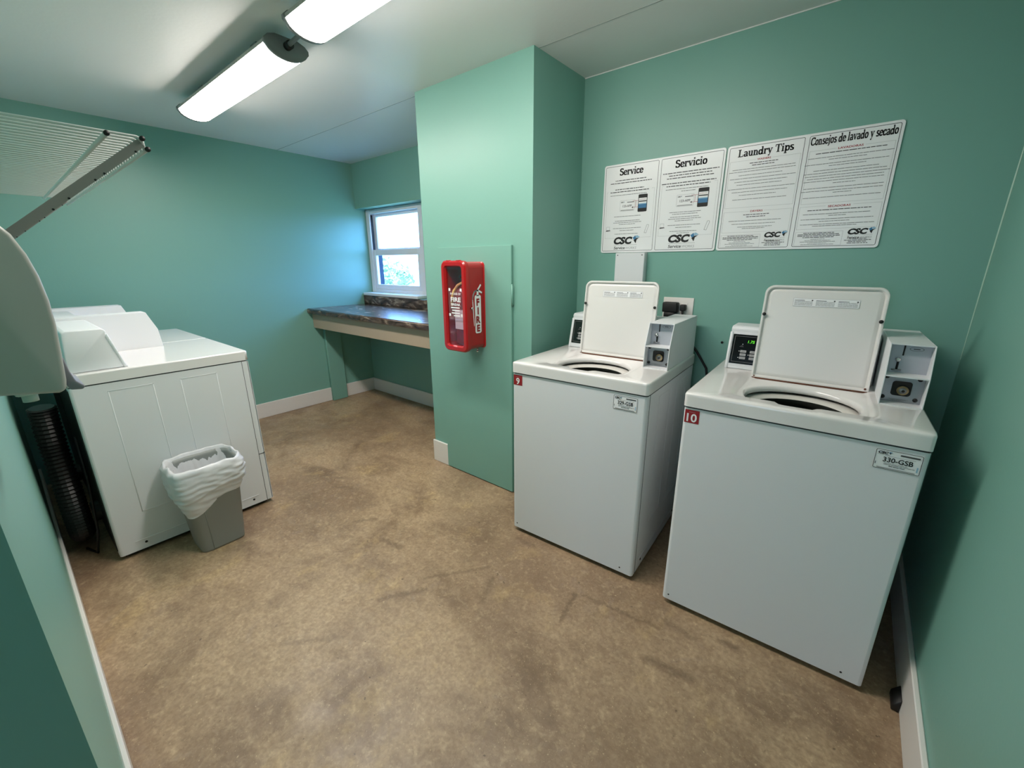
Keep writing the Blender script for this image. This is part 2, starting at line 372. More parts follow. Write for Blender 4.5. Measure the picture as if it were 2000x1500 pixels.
class Print:
    """flat printing laid on a surface: (u right, v up) mapped by origin + axes"""
    def __init__(s, org, U, V, off=0.0006):
        s.o = Vector(org); s.U = Vector(U); s.V = Vector(V); s.n = s.U.cross(s.V).normalized(); s.off = off; s.mb = MB()
    def P(s, u, v, k=1): return tuple(s.o + s.U * u + s.V * v + s.n * s.off * k)
    def polys(s, ps, u, v, m, k=2, shear=0.0):
        for p in ps: s.mb.poly([s.P(u + a + shear * b_, v + b_, k) for a, b_ in p], m)
    def text(s, t, u, v, size, m, bold=0.0, align='c', k=2, shear=0.0, sx=1.0):
        P, w_ = sans(t, size, bold); w_ *= sx
        P = [[(a * sx, b_) for a, b_ in p] for p in P]
        s.polys(P, u - (w_ / 2 if align == 'c' else w_ if align == 'r' else 0), v, m, k, shear)
        return w_
    def fit(s, t, u, v, width, m, bold=0.0, k=2, h=None, shear=0.0):
        P, w_ = sans(t, 1.0, bold); sx = width / w_; sy = h or sx
        s.polys([[(a * sx, b_ * sy) for a, b_ in p] for p in P], u - width / 2, v, m, k, shear)
    def serif(s, t, u, v, width, size, m, k=2):
        P, w_ = serif(t, 1.0); sx = width / w_
        s.polys([[(a * sx, b_ * size) for a, b_ in p] for p in P], u - width / 2, v, m, k)
    def rect(s, u0, u1, v0, v1, m, k=1): s.mb.poly([s.P(u0, v0, k), s.P(u1, v0, k), s.P(u1, v1, k), s.P(u0, v1, k)], m)
    def frame(s, u0, u1, v0, v1, t, m, r=0.0, k=1):
        if r:
            A = rrect(u0, u1, v0, v1, r); B = rrect(u0 + t, u1 - t, v0 + t, v1 - t, max(r - t, .0005)); n = len(A)
            for i in range(n): s.mb.poly([s.P(*A[i], k), s.P(*A[(i + 1) % n], k), s.P(*B[(i + 1) % n], k), s.P(*B[i], k)], m)
        else:
            s.rect(u0, u1, v0, v0 + t, m, k); s.rect(u0, u1, v1 - t, v1, m, k); s.rect(u0, u0 + t, v0, v1, m, k); s.rect(u1 - t, u1, v0, v1, m, k)
    def greek(s, u, v, width, h, m, seed=0, k=2):
        """a line of small print too small to read"""
        rnd = random.Random(seed * 7919 + 13); x = u - width / 2; e = u + width / 2
        while x < e - 0.002:
            wl = min(rnd.uniform(0.006, 0.024) * (width / 0.2) ** .3, e - x); s.rect(x, x + wl, v, v + h, m, k); x += wl + h * 0.75
    def rr(s, u0, u1, v0, v1, r, m, k=1): s.mb.poly([s.P(a, b_, k) for a, b_ in rrect(u0, u1, v0, v1, r)], m)
    def csc(s, u, v, wd, works=True):
        """the CSC ServiceWorks mark; (u,v) lower left of CSC, wd total width"""
        s.fit('CSC', u + wd * .37, v, wd * .74, INK, bold=0.055, h=wd * .34, shear=0.22)
        q = wd / 100.0; bx = u + wd * .84; by = v
        for pts, mm in (([(0, 12), (9, 0), (12, 14), (22, 22), (10, 19)], INK), ([(-4, 22), (2, 13), (10, 19), (6, 30)], INKB), ([(7, 28), (11, 20), (24, 24), (13, 31)], INKBL)):
            s.polys([[(a * q, b_ * q * .95) for a, b_ in pts]], bx, by, mm, 2)
        if works:
            s.rect(u + wd * .03, u + wd * .98, v - wd * .05, v - wd * .04, INKL, 2)
            s.fit('Service', u + wd * .27, v - wd * .20, wd * .46, INKM, bold=0.02, h=wd * .145, shear=.15)
            s.fit('WORKS', u + wd * .74, v - wd * .20, wd * .44, INKL, h=wd * .125, shear=.15)
    def build(s, name, parent): return s.mb.build(name, parent, smooth=False)

SCUFFS = [
]
# ================================================================== ROOM
H = 2.33; XL = -4.12; XR = 0.345; YB = 2.272; YN = -0.05; XC = -0.72
PX0, PX1, PY = -2.19, -1.335, 1.807
SCUFFS += [(-1.69, 1.02, -1.57, 1.04, .022, .6), (-1.35, .78, -1.25, .93, .016, .55), (-1.30, .98, -1.12, 1.22, .013, .5), (-1.06, 1.16, -1.0, 1.04, .02, .5),
  (-.72, 1.32, -.69, 1.16, .014, .7), (-.68, 1.34, -.38, 1.38, .012, .5), (-.36, 1.22, -.22, 1.24, .024, .65), (-.30, 1.42, -.26, 1.42, .022, .5), (-.36, 1.43, -.32, 1.43, .02, .5),
  (-1.15, 1.47, -1.05, 1.47, .018, .5), (-1.95, 1.02, -1.88, 1.1, .02, .5), (-2.4, 1.15, -2.25, 1.22, .02, .4), (-1.45, .42, -1.3, .58, .018, .4), (-.16, 1.47, -.12, 1.47, .022, .8)]
FLOOR = floor_material()
mb = MB(); mb.box(-4.4, 0.6, -1.75, 2.75, -0.12, 0, FLOOR); struct(mb, 'floor')
mb = MB(); mb.box(-4.4, 0.6, -1.75, 2.85, H, H + 0.12, CEIL)
mb.box(XL, XR, 1.843, 1.847, H - 0.0008, H, mat('ceiling_seam', (150, 156, 154), .6)); struct(mb, 'ceiling')
mb = MB(); mb.box(XL - .15, XL, -1.75, 2.737, 0, H, WALL); struct(mb, 'wall_left')
# window wall: lower part, header above, recess with the window opening
mb = MB(); WX0, WX1, WZ0, WZ1 = XL, -3.215, 1.075, 1.912
mb.box(XL, PX0, 2.56, 2.80, 0, 1.055, WALL)
mb.box(XL, PX0, 2.54, 2.80, 1.915, H, WALL)
mb.box(WX1, PX0, 2.65, 2.80, 1.055, 1.915, WALL); struct(mb, 'wall_window')
mb = MB(); mb.box(PX0, PX1, PY, 2.80, 0, H, WALL); struct(mb, 'wall_pillar')
mb = MB(); mb.box(PX1, XR + .15, YB, YB + .15, 0, H, WALL); struct(mb, 'wall_back')
mb = MB(); mb.box(XR, XR + .15, -1.75, YB, 0, H, WALL); struct(mb, 'wall_right')
mb = MB(); mb.box(XL, XC, YN - .12, YN, 0, H, WALL, ); mb.box(XC - .12, XC, -1.6, YN - .12, 0, H, WALL); struct(mb, 'wall_near')
mb = MB(); mb.box(XC, -.62, -1.72, -1.6, 0, H, WALL); mb.box(.24, XR, -1.72, -1.6, 0, H, WALL); mb.box(-.62, .24, -1.72, -1.6, 2.04, H, WALL); struct(mb, 'wall_entry')
mb = MB(); mb.box(-.68, -.62, -1.74, -1.585, 0, 2.1, WHITE_TRIM, .004); mb.box(.24, .30, -1.74, -1.585, 0, 2.1, WHITE_TRIM, .004); mb.box(-.68, .30, -1.74, -1.585, 2.04, 2.1, WHITE_TRIM, .004); struct(mb, 'door_1')
mb = MB(); mb.box(-.06, .24, -1.68, -1.64, .01, 2.035, WHITE_TRIM, .003); struct(mb, 'added_daylight_leaf')  # unseen leaf added to narrow the daylight coming through the entrance
mb = MB(); mb.box(-3.2, 2.6, -4.6, -1.75, H, H + .12, CEIL); mb.box(-3.2, 2.6, -4.75, -4.6, 0, 1.05, WALL); struct(mb, 'added_sky_cover')  # roof and parapet added out of view to hold back sky light
# ceiling/wall caulk line above the signs
mb = MB(); mb.box(PX1, XR, YB - .003, YB, H - .004, H, CEIL); struct(mb, 'trim_1')
BEAD = mat('caulk_bead', (176, 206, 190), 0.4)
mb = MB(); mb.tube([(XR - .001, YB - .001, 1.02), (XR - .0012, YB - .0014, 1.3), (XR - .001, YB - .001, 1.6), (XR - .001, YB - .001, 1.86)], .0028, BEAD, 6, rad=[.001, .003, .0034, .0012]); struct(mb, 'trim_3')
def bb(name, x0, x1, y0, y1, h, z0=0):
    mb = MB(); mb.box(x0, x1, y0, y1, z0, h, WHITE_TRIM, .003, 1); struct(mb, name)
bb('baseboard_left', XL, XL + .014, .84, 2.045, .138)
mb = MB(); mb.box(XL, XL + .014, 2.205, 2.56, 0, .138, WHITE_TRIM, .003, 1); struct(mb, 'baseboard_left')
bb('baseboard_window', XL + .014, PX0, 2.546, 2.56, .138)
bb('baseboard_pillar', PX0 - .012, -2.048, PY - .013, PY, .16)
bb('baseboard_right', XR - .015, XR, -1.58, YB, .158)
bb('baseboard_near', XL + .014, XC, YN, YN + .013, .12)

mb = MB(); mb.box(XL, -3.90, YN, .12, 0, .88, WALL); struct(mb, 'window_light_block')  # hidden block added to keep window light out of the gap behind the dryers

# ------------------------------------------------------------------ window
wn = bpy.data.objects.new('window_1', None); C.objects.link(wn); wn.location = (0, 0, 0); wn['kind'] = 'structure'
mb = MB(); y0, y1 = 2.650, 2.735
fx0, fx1, fz0, fz1 = XL + .002, WX1, 1.085, 1.912
t = 0.062
mb.box(fx0, fx0 + t, y0, y1, fz0, fz1, VINYL, .004); mb.box(fx1 - t, fx1, y0, y1, fz0, fz1, VINYL, .004)
mb.box(fx0 + t, fx1 - t, y0, y1, fz1 - .042, fz1, VINYL, .004); mb.box(fx0 + t, fx1 - t, y0, y1, fz0, fz0 + .035, VINYL, .004)
mb.build('window_frame', wn)
def sash(name, ya, yb, z0, z1, bot, top, gm, sx=0.05):
    mb = MB(); a, b_ = fx0 + t, fx1 - t
    mb.box(a, a + sx, ya, yb, z0, z1, VINYL, .003); mb.box(b_ - sx, b_, ya, yb, z0, z1, VINYL, .003)
    mb.box(a + sx, b_ - sx, ya, yb, z0, z0 + bot, VINYL, .003); mb.box(a + sx, b_ - sx, ya, yb, z1 - top, z1, VINYL, .003)
    s = mb.build(name, wn)
    mb = MB(); mb.box(a + sx, b_ - sx, (ya + yb) / 2 - .002, (ya + yb) / 2 + .002, z0 + bot, z1 - top, GLASS); mb.build('glass_pane', s, smooth=False)
sash('lower_sash', 2.658, 2.690, 1.118, 1.520, .05, .058, None, .045)
sash('upper_sash', 2.695, 2.725, 1.480, 1.872, .052, .03, None, .045)
mb = MB(); mb.box(fx0 + t + .002, fx0 + t + .009, 2.664, 2.684, 1.522, 1.862, BLACK); mb.build('track_gasket', wn, smooth=False)
mb = MB(); mb.box(fx0 + t, fx0 + t + .003, 2.692, 2.737, 1.122, 1.478, OUTW); mb.build('jamb_painted_shade', wn, smooth=False)  # dark strip added over the jamb face, shade painted where the sky lights it
mb = MB(); mb.box(XL + .001, WX1 + .005, 2.535, 2.66, 1.056, 1.084, VINYL, .004); struct(mb, 'trim_2', smooth=True)

# ------------------------------------------------------------------ what lies outside
mb = MB(); mb.box(-60, 40, 2.95, 90, -.5, -.4, GRASS); mb.box(-60, 40, -60, -1.76, -.22, -.12, FLOOR); struct(mb, 'floor_outside')
mb = MB(); mb.box(-4.75, -4.20, 2.801, 2.868, -.4, 1.525, OUTW); tag(mb.build('exterior_post', None, smooth=False), 'dark blue post outside the window, seen through its lower pane', 'post')
def leafmat(name, c1, c2):
    m = mat(name, c1, .8, var=.5, vscale=14); return m
def tree(loc, r, h, seed, m, label):
    rnd = random.Random(seed); e = thing('tree', label, 'tree', loc)
    mb = MB(); mb.tube([(0, 0, 0), (.05, 0, h * .5), (0, .05, h)], .12, BARK, 8, rad=[.16, .11, .06]); mb.build('trunk', e)
    mb = MB()
    for i in range(420):
        a, b_ = rnd.uniform(0, 2 * PI), math.acos(rnd.uniform(-1, 1)); q = r * rnd.uniform(.55, 1) * (1 + .25 * math.sin(3 * a + seed) * math.sin(4 * b_))
        c = Vector((q * math.sin(b_) * math.cos(a), q * math.sin(b_) * math.sin(a), h + r * .3 + q * .75 * math.cos(b_)))
        s = rnd.uniform(.07, .16) * r; u = Vector((rnd.uniform(-1, 1), rnd.uniform(-1, 1), rnd.uniform(-1, 1))).normalized(); v = u.cross(Vector((rnd.uniform(-1, 1), .3, rnd.uniform(-1, 1)))).normalized()
        mb.poly([c + u * s, c + v * s * .5, c - u * s, c - v * s * .5], m)
    mb.build('foliage', e, smooth=False)
LF1 = leafmat('leaves_mid_green', (150, 178, 150), None); LF2 = leafmat('leaves_pale', (190, 192, 190), None)
tree((-17.0, 11.9, -.4), 1.15, .75, 3, LF1, 'green leafy tree outside the window, upper left of the lower pane')
tree((-17.0, 14.6, -.4), .8, .25, 9, LF2, 'pale bush outside the window, right side of the lower pane')
tree((-12.5, 9.4, -.4), .42, .1, 5, LF1, 'low green shrub outside the window, at the bottom of the lower pane')

# ------------------------------------------------------------------ folding counter
e = thing('folding_counter', 'brown marbled laminate folding counter under the window', 'counter', (XL, 1.91, 0))
CW = PX0 - XL; CD = 2.535 - 1.91
mb = MB()
prof = [(0.012, .915), (0.0, .925), (0.0, .953), (0.004, .962), (0.014, .966), (CD, .966), (CD, .935), (.03, .935), (.03, .915)]
mb.prism(prof, 'x', 0.001, CW - .001, LAM); mb.build('countertop', e)
mb = MB(); mb.box(0.001, CW - .001, CD - .0, CD + .02, .966, 1.054, LAM, .003, 1); mb.build('backsplash', e)
mb = MB(); mb.box(0.001, CW - .001, .045, .065, .775, .914, APRON, .002, 1); mb.build('apron', e)
mb = MB(); mb.box(0.001, .042, .13, .292, 0, .772, WALL, .003, 1); mb.box(0.042, CW - .002, .07, .62, .915, .934, APRON); mb.build('support_post', e)

# ------------------------------------------------------------------ ceiling lamps
def lamp_profile(s=1.0, n=12):
    low = [(.084 * math.cos(PI + PI * k / n), -.004 + .046 * math.sin(PI + PI * k / n)) for k in range(n + 1)]
    top = [(.0885, -.008), (.0885, .006), (.074, .020), (.045, .03), (-.045, .03), (-.074, .020), (-.0885, .006), (-.0885, -.008)]
    return low, top
def make_lamp(loc, label):
    e = thing('ceiling_lamp', label, 'ceiling lamp', loc, 0, 'wraparound ceiling lamps')
    low, top = lamp_profile(); L_ = 1.24
    mb = MB()
    lp = [[(x, p[0], p[1]) for p in low] for x in (.018, L_ - .018)]
    mb.loops(lp, DIFF, closed=False); mb.build('diffuser', e)
    mb = MB(); lp = [[(x, p[0] * .985, p[1]) for p in top] for x in (.018, L_ - .018)]
    mb.loops(lp, CAPD, closed=False); mb.build('housing', e, smooth=False)
    for x0, x1 in ((0, .018), (L_ - .018, L_)):
        mb = MB(); mb.prism([(p[0] * 1.03, p[1] * 1.03) for p in low[1:-1] + top], 'x', x0, x1, CAPG); mb.build('end_cap', e)
    for x in (.25, L_ - .25):
        mb = MB(); mb.box(x - .03, x + .03, -.03, .03, .03, H - loc[2], CAPG); mb.build('mounting_bracket', e, smooth=False)
    return e
LZ = 2.262
l1 = make_lamp((-3.285, 1.02, LZ), 'glowing white wraparound ceiling lamp, whole, farther from the camera')
l2 = make_lamp((-1.835, 1.00, LZ), 'glowing white wraparound ceiling lamp cut off by the top of the frame')
mb = MB(); mb.tube([(-2.05, 1.02, LZ - .002), (-1.83, 1.005, LZ - .002)], .009, CAPG, 12); mb.disc((-2.046, 1.02, LZ - .002), (1, 0, 0), .016, .03, BLACK); mb.disc((-1.866, 1.006, LZ - .002), (1, 0, 0), .016, .03, BLACK)
tag(mb.build('lamp_connector'), 'short dark cable connector joining the two ceiling lamps', 'cable')

# ------------------------------------------------------------------ access panel on the pillar + fire cabinet
e = thing('access_panel', 'tall flat teal painted access panel on the pillar front', 'panel', (-2.045, PY - .0005, 0))
mb = MB(); mb.box(0, .583, -.016, 0, .006, 1.472, PANELW, .0015, 1); mb.build('panel_board', e, smooth=False)
mb = MB(); mb.box(.583, .590, -.012, -.002, 1.16, 1.26, PANELW, .001, 1); mb.tube([(.5865, -.014, 1.15), (.5865, -.014, 1.27)], .004, PANELW, 8); mb.build('hinge', e)

FX0, FX1, FY0, FZ0, FZ1 = -1.842, -1.652, 1.628, .893, 1.392
FYB = PY - .017; FD = FYB - FY0
e = thing('extinguisher_cabinet', 'red plastic fire extinguisher cabinet on the teal panel', 'fire cabinet', (FX0, FYB, FZ0))
FW = FX1 - FX0; FH = FZ1 - FZ0
def flp(ins, y, r, dz=0, dx=0): return [(a + dx, y, b_ + dz) for a, b_ in rrect(ins, FW - ins, ins, FH - ins, r)]
mb = MB()
mb.loops([flp(.004, 0, .022), flp(.010, -.004, .024), flp(.006, -FD + .035, .03), flp(-.002, -FD + .03, .034), flp(-.002, -FD + .008, .034), flp(.006, -FD, .028), flp(.024, -FD, .02), flp(.030, -FD + .014, .016)], REDP, True, False)
mb.loops([flp(.030, -FD + .014, .016), flp(.034, -.012, .016)], REDP, False, True)
mb.build('cabinet_shell', e, recalc=True)
mb = MB(); mb.box(.026, FW - .026, -FD + .014, -FD + .017, .028, FH - .028, ACRYL); pane = mb.build('clear_front', e, smooth=False)
pr = Print((FW / 2, -FD + .013, 0), (1, 0, 0), (0, 0, 1), .0005)
pr.fit('IN CASE OF', 0.005, .318, .082, SIGNW, .02, h=.016)
pr.fit('FIRE', 0.005, .280, .080, SIGNW, .03, h=.034)
pr.fit('BREAK', 0.005, .258, .075, SIGNW, .03, h=.018)
for i, (u, wd) in enumerate(((0, .07), (.004, .06), (.002, .066), (.01, .05))): pr.rect(u - wd / 2, u + wd / 2, .243 - i * .015, .250 - i * .015, SIGNW, 2)
for u, v in ((-.042, .345), (.048, .345), (-.045, .205), (.05, .205)): pr.rect(u - .007, u + .007, v - .007, v + .008, SIGNW, 2)
pr.build('printed_warning', pane)
for u in (.055, .135):
    mb = MB(); mb.box(u - .015, u + .015, -FD + .004, -FD + .02, FH - .002, FH + .005, REDP, .002, 1); mb.build('top_catch', e)
mb = MB(); mb.tube([(FW - .055, -.02, .0), (FW - .055, -.02, -.012)], .005, CHROME, 10); mb.disc((FW - .055, -.02, -.022), (0, 0, 1), .008, .01, CHROME); mb.build('bottom_lock', e)
mb = MB(); mb.disc((FW - .006, -.115, .245), (1, 0, 0), .006, .012, CHROME, 14); mb.build('side_rivet', e)
# decal: white extinguisher with FIRE down it, on the right side
pr = Print((FW - .0065, -.012, .10), (0, 1, 0), (0, 0, 1), .0006)
# u runs towards the wall
SX = -.094
def dz(pts, m, k=1): pr.polys([pts], SX, 0, m, k)
dz(rrect(.022, .072, 0, .215, .012), SIGNW); dz([(.038, .21), (.056, .21), (.053, .245), (.041, .245)], SIGNW)
dz([(.036, .238), (.050, .238), (.078, .268), (.070, .275)], SIGNW); dz([(.044, .236), (.080, .222), (.084, .230), (.050, .246)], SIGNW)
for a, b_ in zip(arc(.040, .19, .034, .05, 90, 185, 10), arc(.040, .19, .034, .05, 90, 185, 10)[1:]): dz(hull([(q[0] + i * .003, q[1] + j * .003) for q in (a, b_) for i in (-1, 1) for j in (-1, 1)]), SIGNW)
dz([(.003, .185), (.009, .185), (.016, .05), (.012, .04)], SIGNW)
for i, ch in enumerate('FIRE'): pr.text(ch, SX + .047, .158 - i * .049, .052, REDTAG, bold=.05, k=2)
pr.build('fire_decal', e)
# extinguisher inside
ex = thing('fire_extinguisher', 'dark red fire extinguisher inside the red cabinet', 'fire extinguisher', (FX0 + .092, FYB - .078, FZ0 + .034))
prof = [(.001, 0), (.045, .0), (.052, .01), (.052, .27), (.044, .30), (.022, .322), (.014, .33), (.001, .33)]
mb = MB(); mb.loops([[(r * math.cos(2 * PI * k / 24), r * math.sin(2 * PI * k / 24), z) for k in range(24)] for r, z in prof], REDIN, True, True); mb.build('cylinder', ex)
mb = MB(); mb.tube([(0, 0, .33), (0, 0, .36)], .013, CHROME, 12); mb.build('valve', ex)
mb = MB(); mb.prism([(-.02, .36), (.05, .372), (.05, .38), (-.02, .37)], 'y', -.008, .008, BLACK); mb.prism([(-.02, .375), (.055, .402), (.055, .41), (-.02, .385)], 'y', -.008, .008, BLACK); mb.build('handle', ex, smooth=False)
mb = MB(); mb.tube([(.03, -.03, .35), (.012, -.055, .335), (-.010, -.064, .305), (-.030, -.062, .265), (-.038, -.06, .22)], .008, GOLD, 8); mb.build('yellow_strap', ex)
mb = MB(); mb.box(-.02, .045, -.0545, -.052, .09, .2, SIGNW); mb.build('label_plate', ex, smooth=False)

# ------------------------------------------------------------------ laundry machines
W, D, ZD = .668, .705, .92
SCL = .984
def fan_angles(cx, cy, x0, x1, y0, y1):
    A = set(round(2 * PI * k / 72, 6) for k in range(72))
    for x in (x0, x1):
        for y in (y0, y1):
            a = math.atan2(y - cy, x - cx) % (2 * PI)
            for d in range(-4, 5): A.add(round((a + d * .004) % (2 * PI), 6))
    return sorted(A)
def rayrr(cx, cy, a, x0, x1, y0, y1, r):
    """point where a ray meets a rounded rectangle"""
    lo, hi = 0, 2.0; dx, dy = math.cos(a), math.sin(a)
    def ins(px, py):
        qx = max(x0 + r - px, 0, px - x1 + r); qy = max(y0 + r - py, 0, py - y1 + r)
        return x0 <= px <= x1 and y0 <= py <= y1 and qx * qx + qy * qy <= r * r + 1e-12
    for _ in range(26):
        m_ = (lo + hi) / 2
        if ins(cx + dx * m_, cy + dy * m_): lo = m_
        else: hi = m_
    return cx + dx * lo, cy + dy * lo
OCX, OCY = .340, .180
def opening(a, s=1.0, dy=0.0):
    ca, sa = math.cos(a), math.sin(a)
    rx = .168 * s; ry = (.160 if sa > 0 else .118) * s; n = 2.05 if sa > 0 else 3.0
    q = (abs(ca / rx) ** n + abs(sa / ry) ** n) ** (-1 / n)
    return OCX + q * ca, OCY + dy + q * sa
def cabinet_body(e, dryer=False):
    """shell with its front panel; feet; side pressings"""
    mb = MB()
    lp = rrect(0, W, 0.0, D, .012, 4)
    mb.loops([[(a, b_, z) for a, b_ in lp] for z in (.002, .863)], ENAMEL, True, dryer)
    cab = mb.build('cabinet', e, recalc=True)
    mb = MB(); lp2 = rrect(.004, W - .004, .004, D - .004, .012, 4)
    mb.loops([[(a, b_, z) for a, b_ in lp2] for z in (.860, .8695)], SEAM); mb.build('top_seam', cab)
    # pressed panels in both sides
    for sx, sg in ((0, -1), (W, 1)):
        mb = MB()
        def fr(y0, y1, z0, z1, t=.004):
            for a in ((y0, y1, z0, z0 + t), (y0, y1, z1 - t, z1), (y0, y0 + t, z0, z1), (y1 - t, y1, z0, z1)):
                mb.box(min(sx, sx + sg * .0010), max(sx, sx + sg * .0010), a[0], a[1], a[2], a[3], ENAMEL, .0004, 1)
        fr(.155, .315, .20, .828); fr(.42, .585, .20, .828)
        mb.box(min(sx, sx + sg * .0012), max(sx, sx + sg * .0012), .03, .032, .004, .863, SEAM)
        mb.box(min(sx, sx + sg * .002), max(sx, sx + sg * .002), .07, .64, .052, .056, ENAMEL, .0006, 1)
        for y in (.10, .60): mb.disc((sx, y, .035), (sg, 0, 0), .006, .0015, BLACK, 10)
        mb.build('side_pressing', cab)
    for x in (.05, W - .05):
        for y in (.05, D - .05):
            mb = MB(); mb.disc((x, y, -.0221), (0, 0, 1), .02, .026, BLACK, 14); mb.build('foot', e)
    mb = MB(); mb.box(.02, W - .02, .03, D - .02, -.014, .01, BLACK); mb.build('base_pan', e, smooth=False)
    return cab
def deck_top(e, hole):
    mb = MB(); x0, x1, y0, y1 = -.003, W + .003, -.006, D + .002
    if not hole:
        def lp(i, z): return [(a, b_, z) for a, b_ in rrect(x0 + i, x1 - i, y0 + i, y1 - i, .016, 5)]
        mb.loops([lp(0, .8695), lp(0, .9145), lp(.0018, .9185), lp(.006, .9205)], DECKM, True, True)
        return mb.build('deck', e)
    A = fan_angles(OCX, OCY, x0, x1, y0, y1)
    def outer(i, z, r=.016): return [(*rayrr(OCX, OCY, a, x0 + i, x1 - i, y0 + i, y1 - i, r), z) for a in A]
    def notch(p):
        x, y = p; k = max(0, min(1, (x - .272) / .02)) * max(0, min(1, (.400 - x) / .02))
        return (x, y - .026 * k * k * (3 - 2 * k)) if y < .12 else (x, y)
    def rec(i, z, r=.03): return [(*notch(rayrr(OCX, OCY, a, .140 + i, .548 - i, .066 + i * .1, .410 - i * .3, r)), z) for a in A]
    def op(s, z): return [(*notch(opening(a, s)), z) for a in A]
    L_ = [outer(0, .8695), outer(0, .908), outer(0, .9145), outer(.0018, .9185), outer(.006, .9205), rec(0, .9205), rec(.018, .913), rec(.022, .9125), op(1.06, .912), op(1.02, .908), op(1.0, .900), op(.995, .893), op(1.02, .889)]
    mb.loops(L_, DECKM); d = mb.build('deck', e)
    # tub ring and basket
    mb = MB(); n = 48
    def c(rx, ry, z, dy=.01): return [(OCX + rx * math.cos(2 * PI * k / n), max(.02, OCY - .022 + dy + ry * math.sin(2 * PI * k / n)), z) for k in range(n)]
    mb.loops([c(.235, .235, .858), c(.228, .228, .870), c(.205, .205, .879), c(.175, .175, .879), c(.157, .157, .875), c(.150, .150, .869)], TUBW); mb.build('tub_ring', d)
    mb = MB(); mb.loops([c(.150, .150, .869), c(.156, .156, .845), c(.195, .19, .82), c(.2, .19, .50), c(.05, .05, .48)], TUBD, False, True); mb.build('basket', d)
    return d
def console(e, lit, left=True):
    x0, x1 = .034, .548
    prof = [(.492, .921), (.497, .932), (.534, 1.082), (.532, 1.090), (.536, 1.100), (.548, 1.106), (.66, 1.106), (.675, 1.098), (.69, .921)]
    mb = MB(); mb.prism(prof, 'x', x0, x1, ENAMEL, .005, 2); c = mb.build('console', e)
    # raised end rim
    mb = MB()
    for xa in (x0 - .002,):
        mb.prism([(.488, .921), (.495, .934), (.530, 1.080), (.534, 1.080), (.540, 1.068), (.503, .921)], 'x', xa, xa + .012, ENAMEL, .0015, 1)
    mb.build('end_rim', c)
    # face: slope from (.497,.932) to (.534,1.082)
    V = Vector((0, .534 - .497, 1.082 - .932)); hgt = V.length; V.normalize()
    pr = Print((x0, .497, .932), (1, 0, 0), tuple(V), .0012)
    pw = .38
    pr.rect(.012, .012 + pw, .012, hgt - .012, BLACKG, 1)
    pr.frame(.020, .004 + pw, .020, hgt - .020, .0014, INKG, k=2)
    cp = pr.build('control_panel', c)
    pr = Print((x0, .497, .932), (1, 0, 0), tuple(V), .0012)
    for i in range(3):
        for j, u in enumerate((.050, .088)):
            pr.rr(u, u + .024, .034 + i * .0145, .034 + i * .0145 + .0105, .002, BTN, 3)
            pr.rect(u + .005, u + .019, .0385 + i * .0145, .0395 + i * .0145, INKM, 4)
            if (i + j) % 2 == 0: pr.rect(u - .006, u - .003, .038 + i * .0145, .041 + i * .0145, LEDW, 3)
    pr.rect(.044, .060, .088, .0892, INKG, 3); pr.rect(.048, .058, .092, .0932, INKG, 3); pr.rect(.054, .057, .098, .101, LEDW, 3)
    pr.build('buttons', c)
    if lit:
        pr = Print((x0, .497, .932), (1, 0, 0), tuple(V), .0012)
        pr.text('1.75', .074, .1065, .017, LED, bold=.01, align='l', k=3, shear=.12); pr.build('price_display', c)
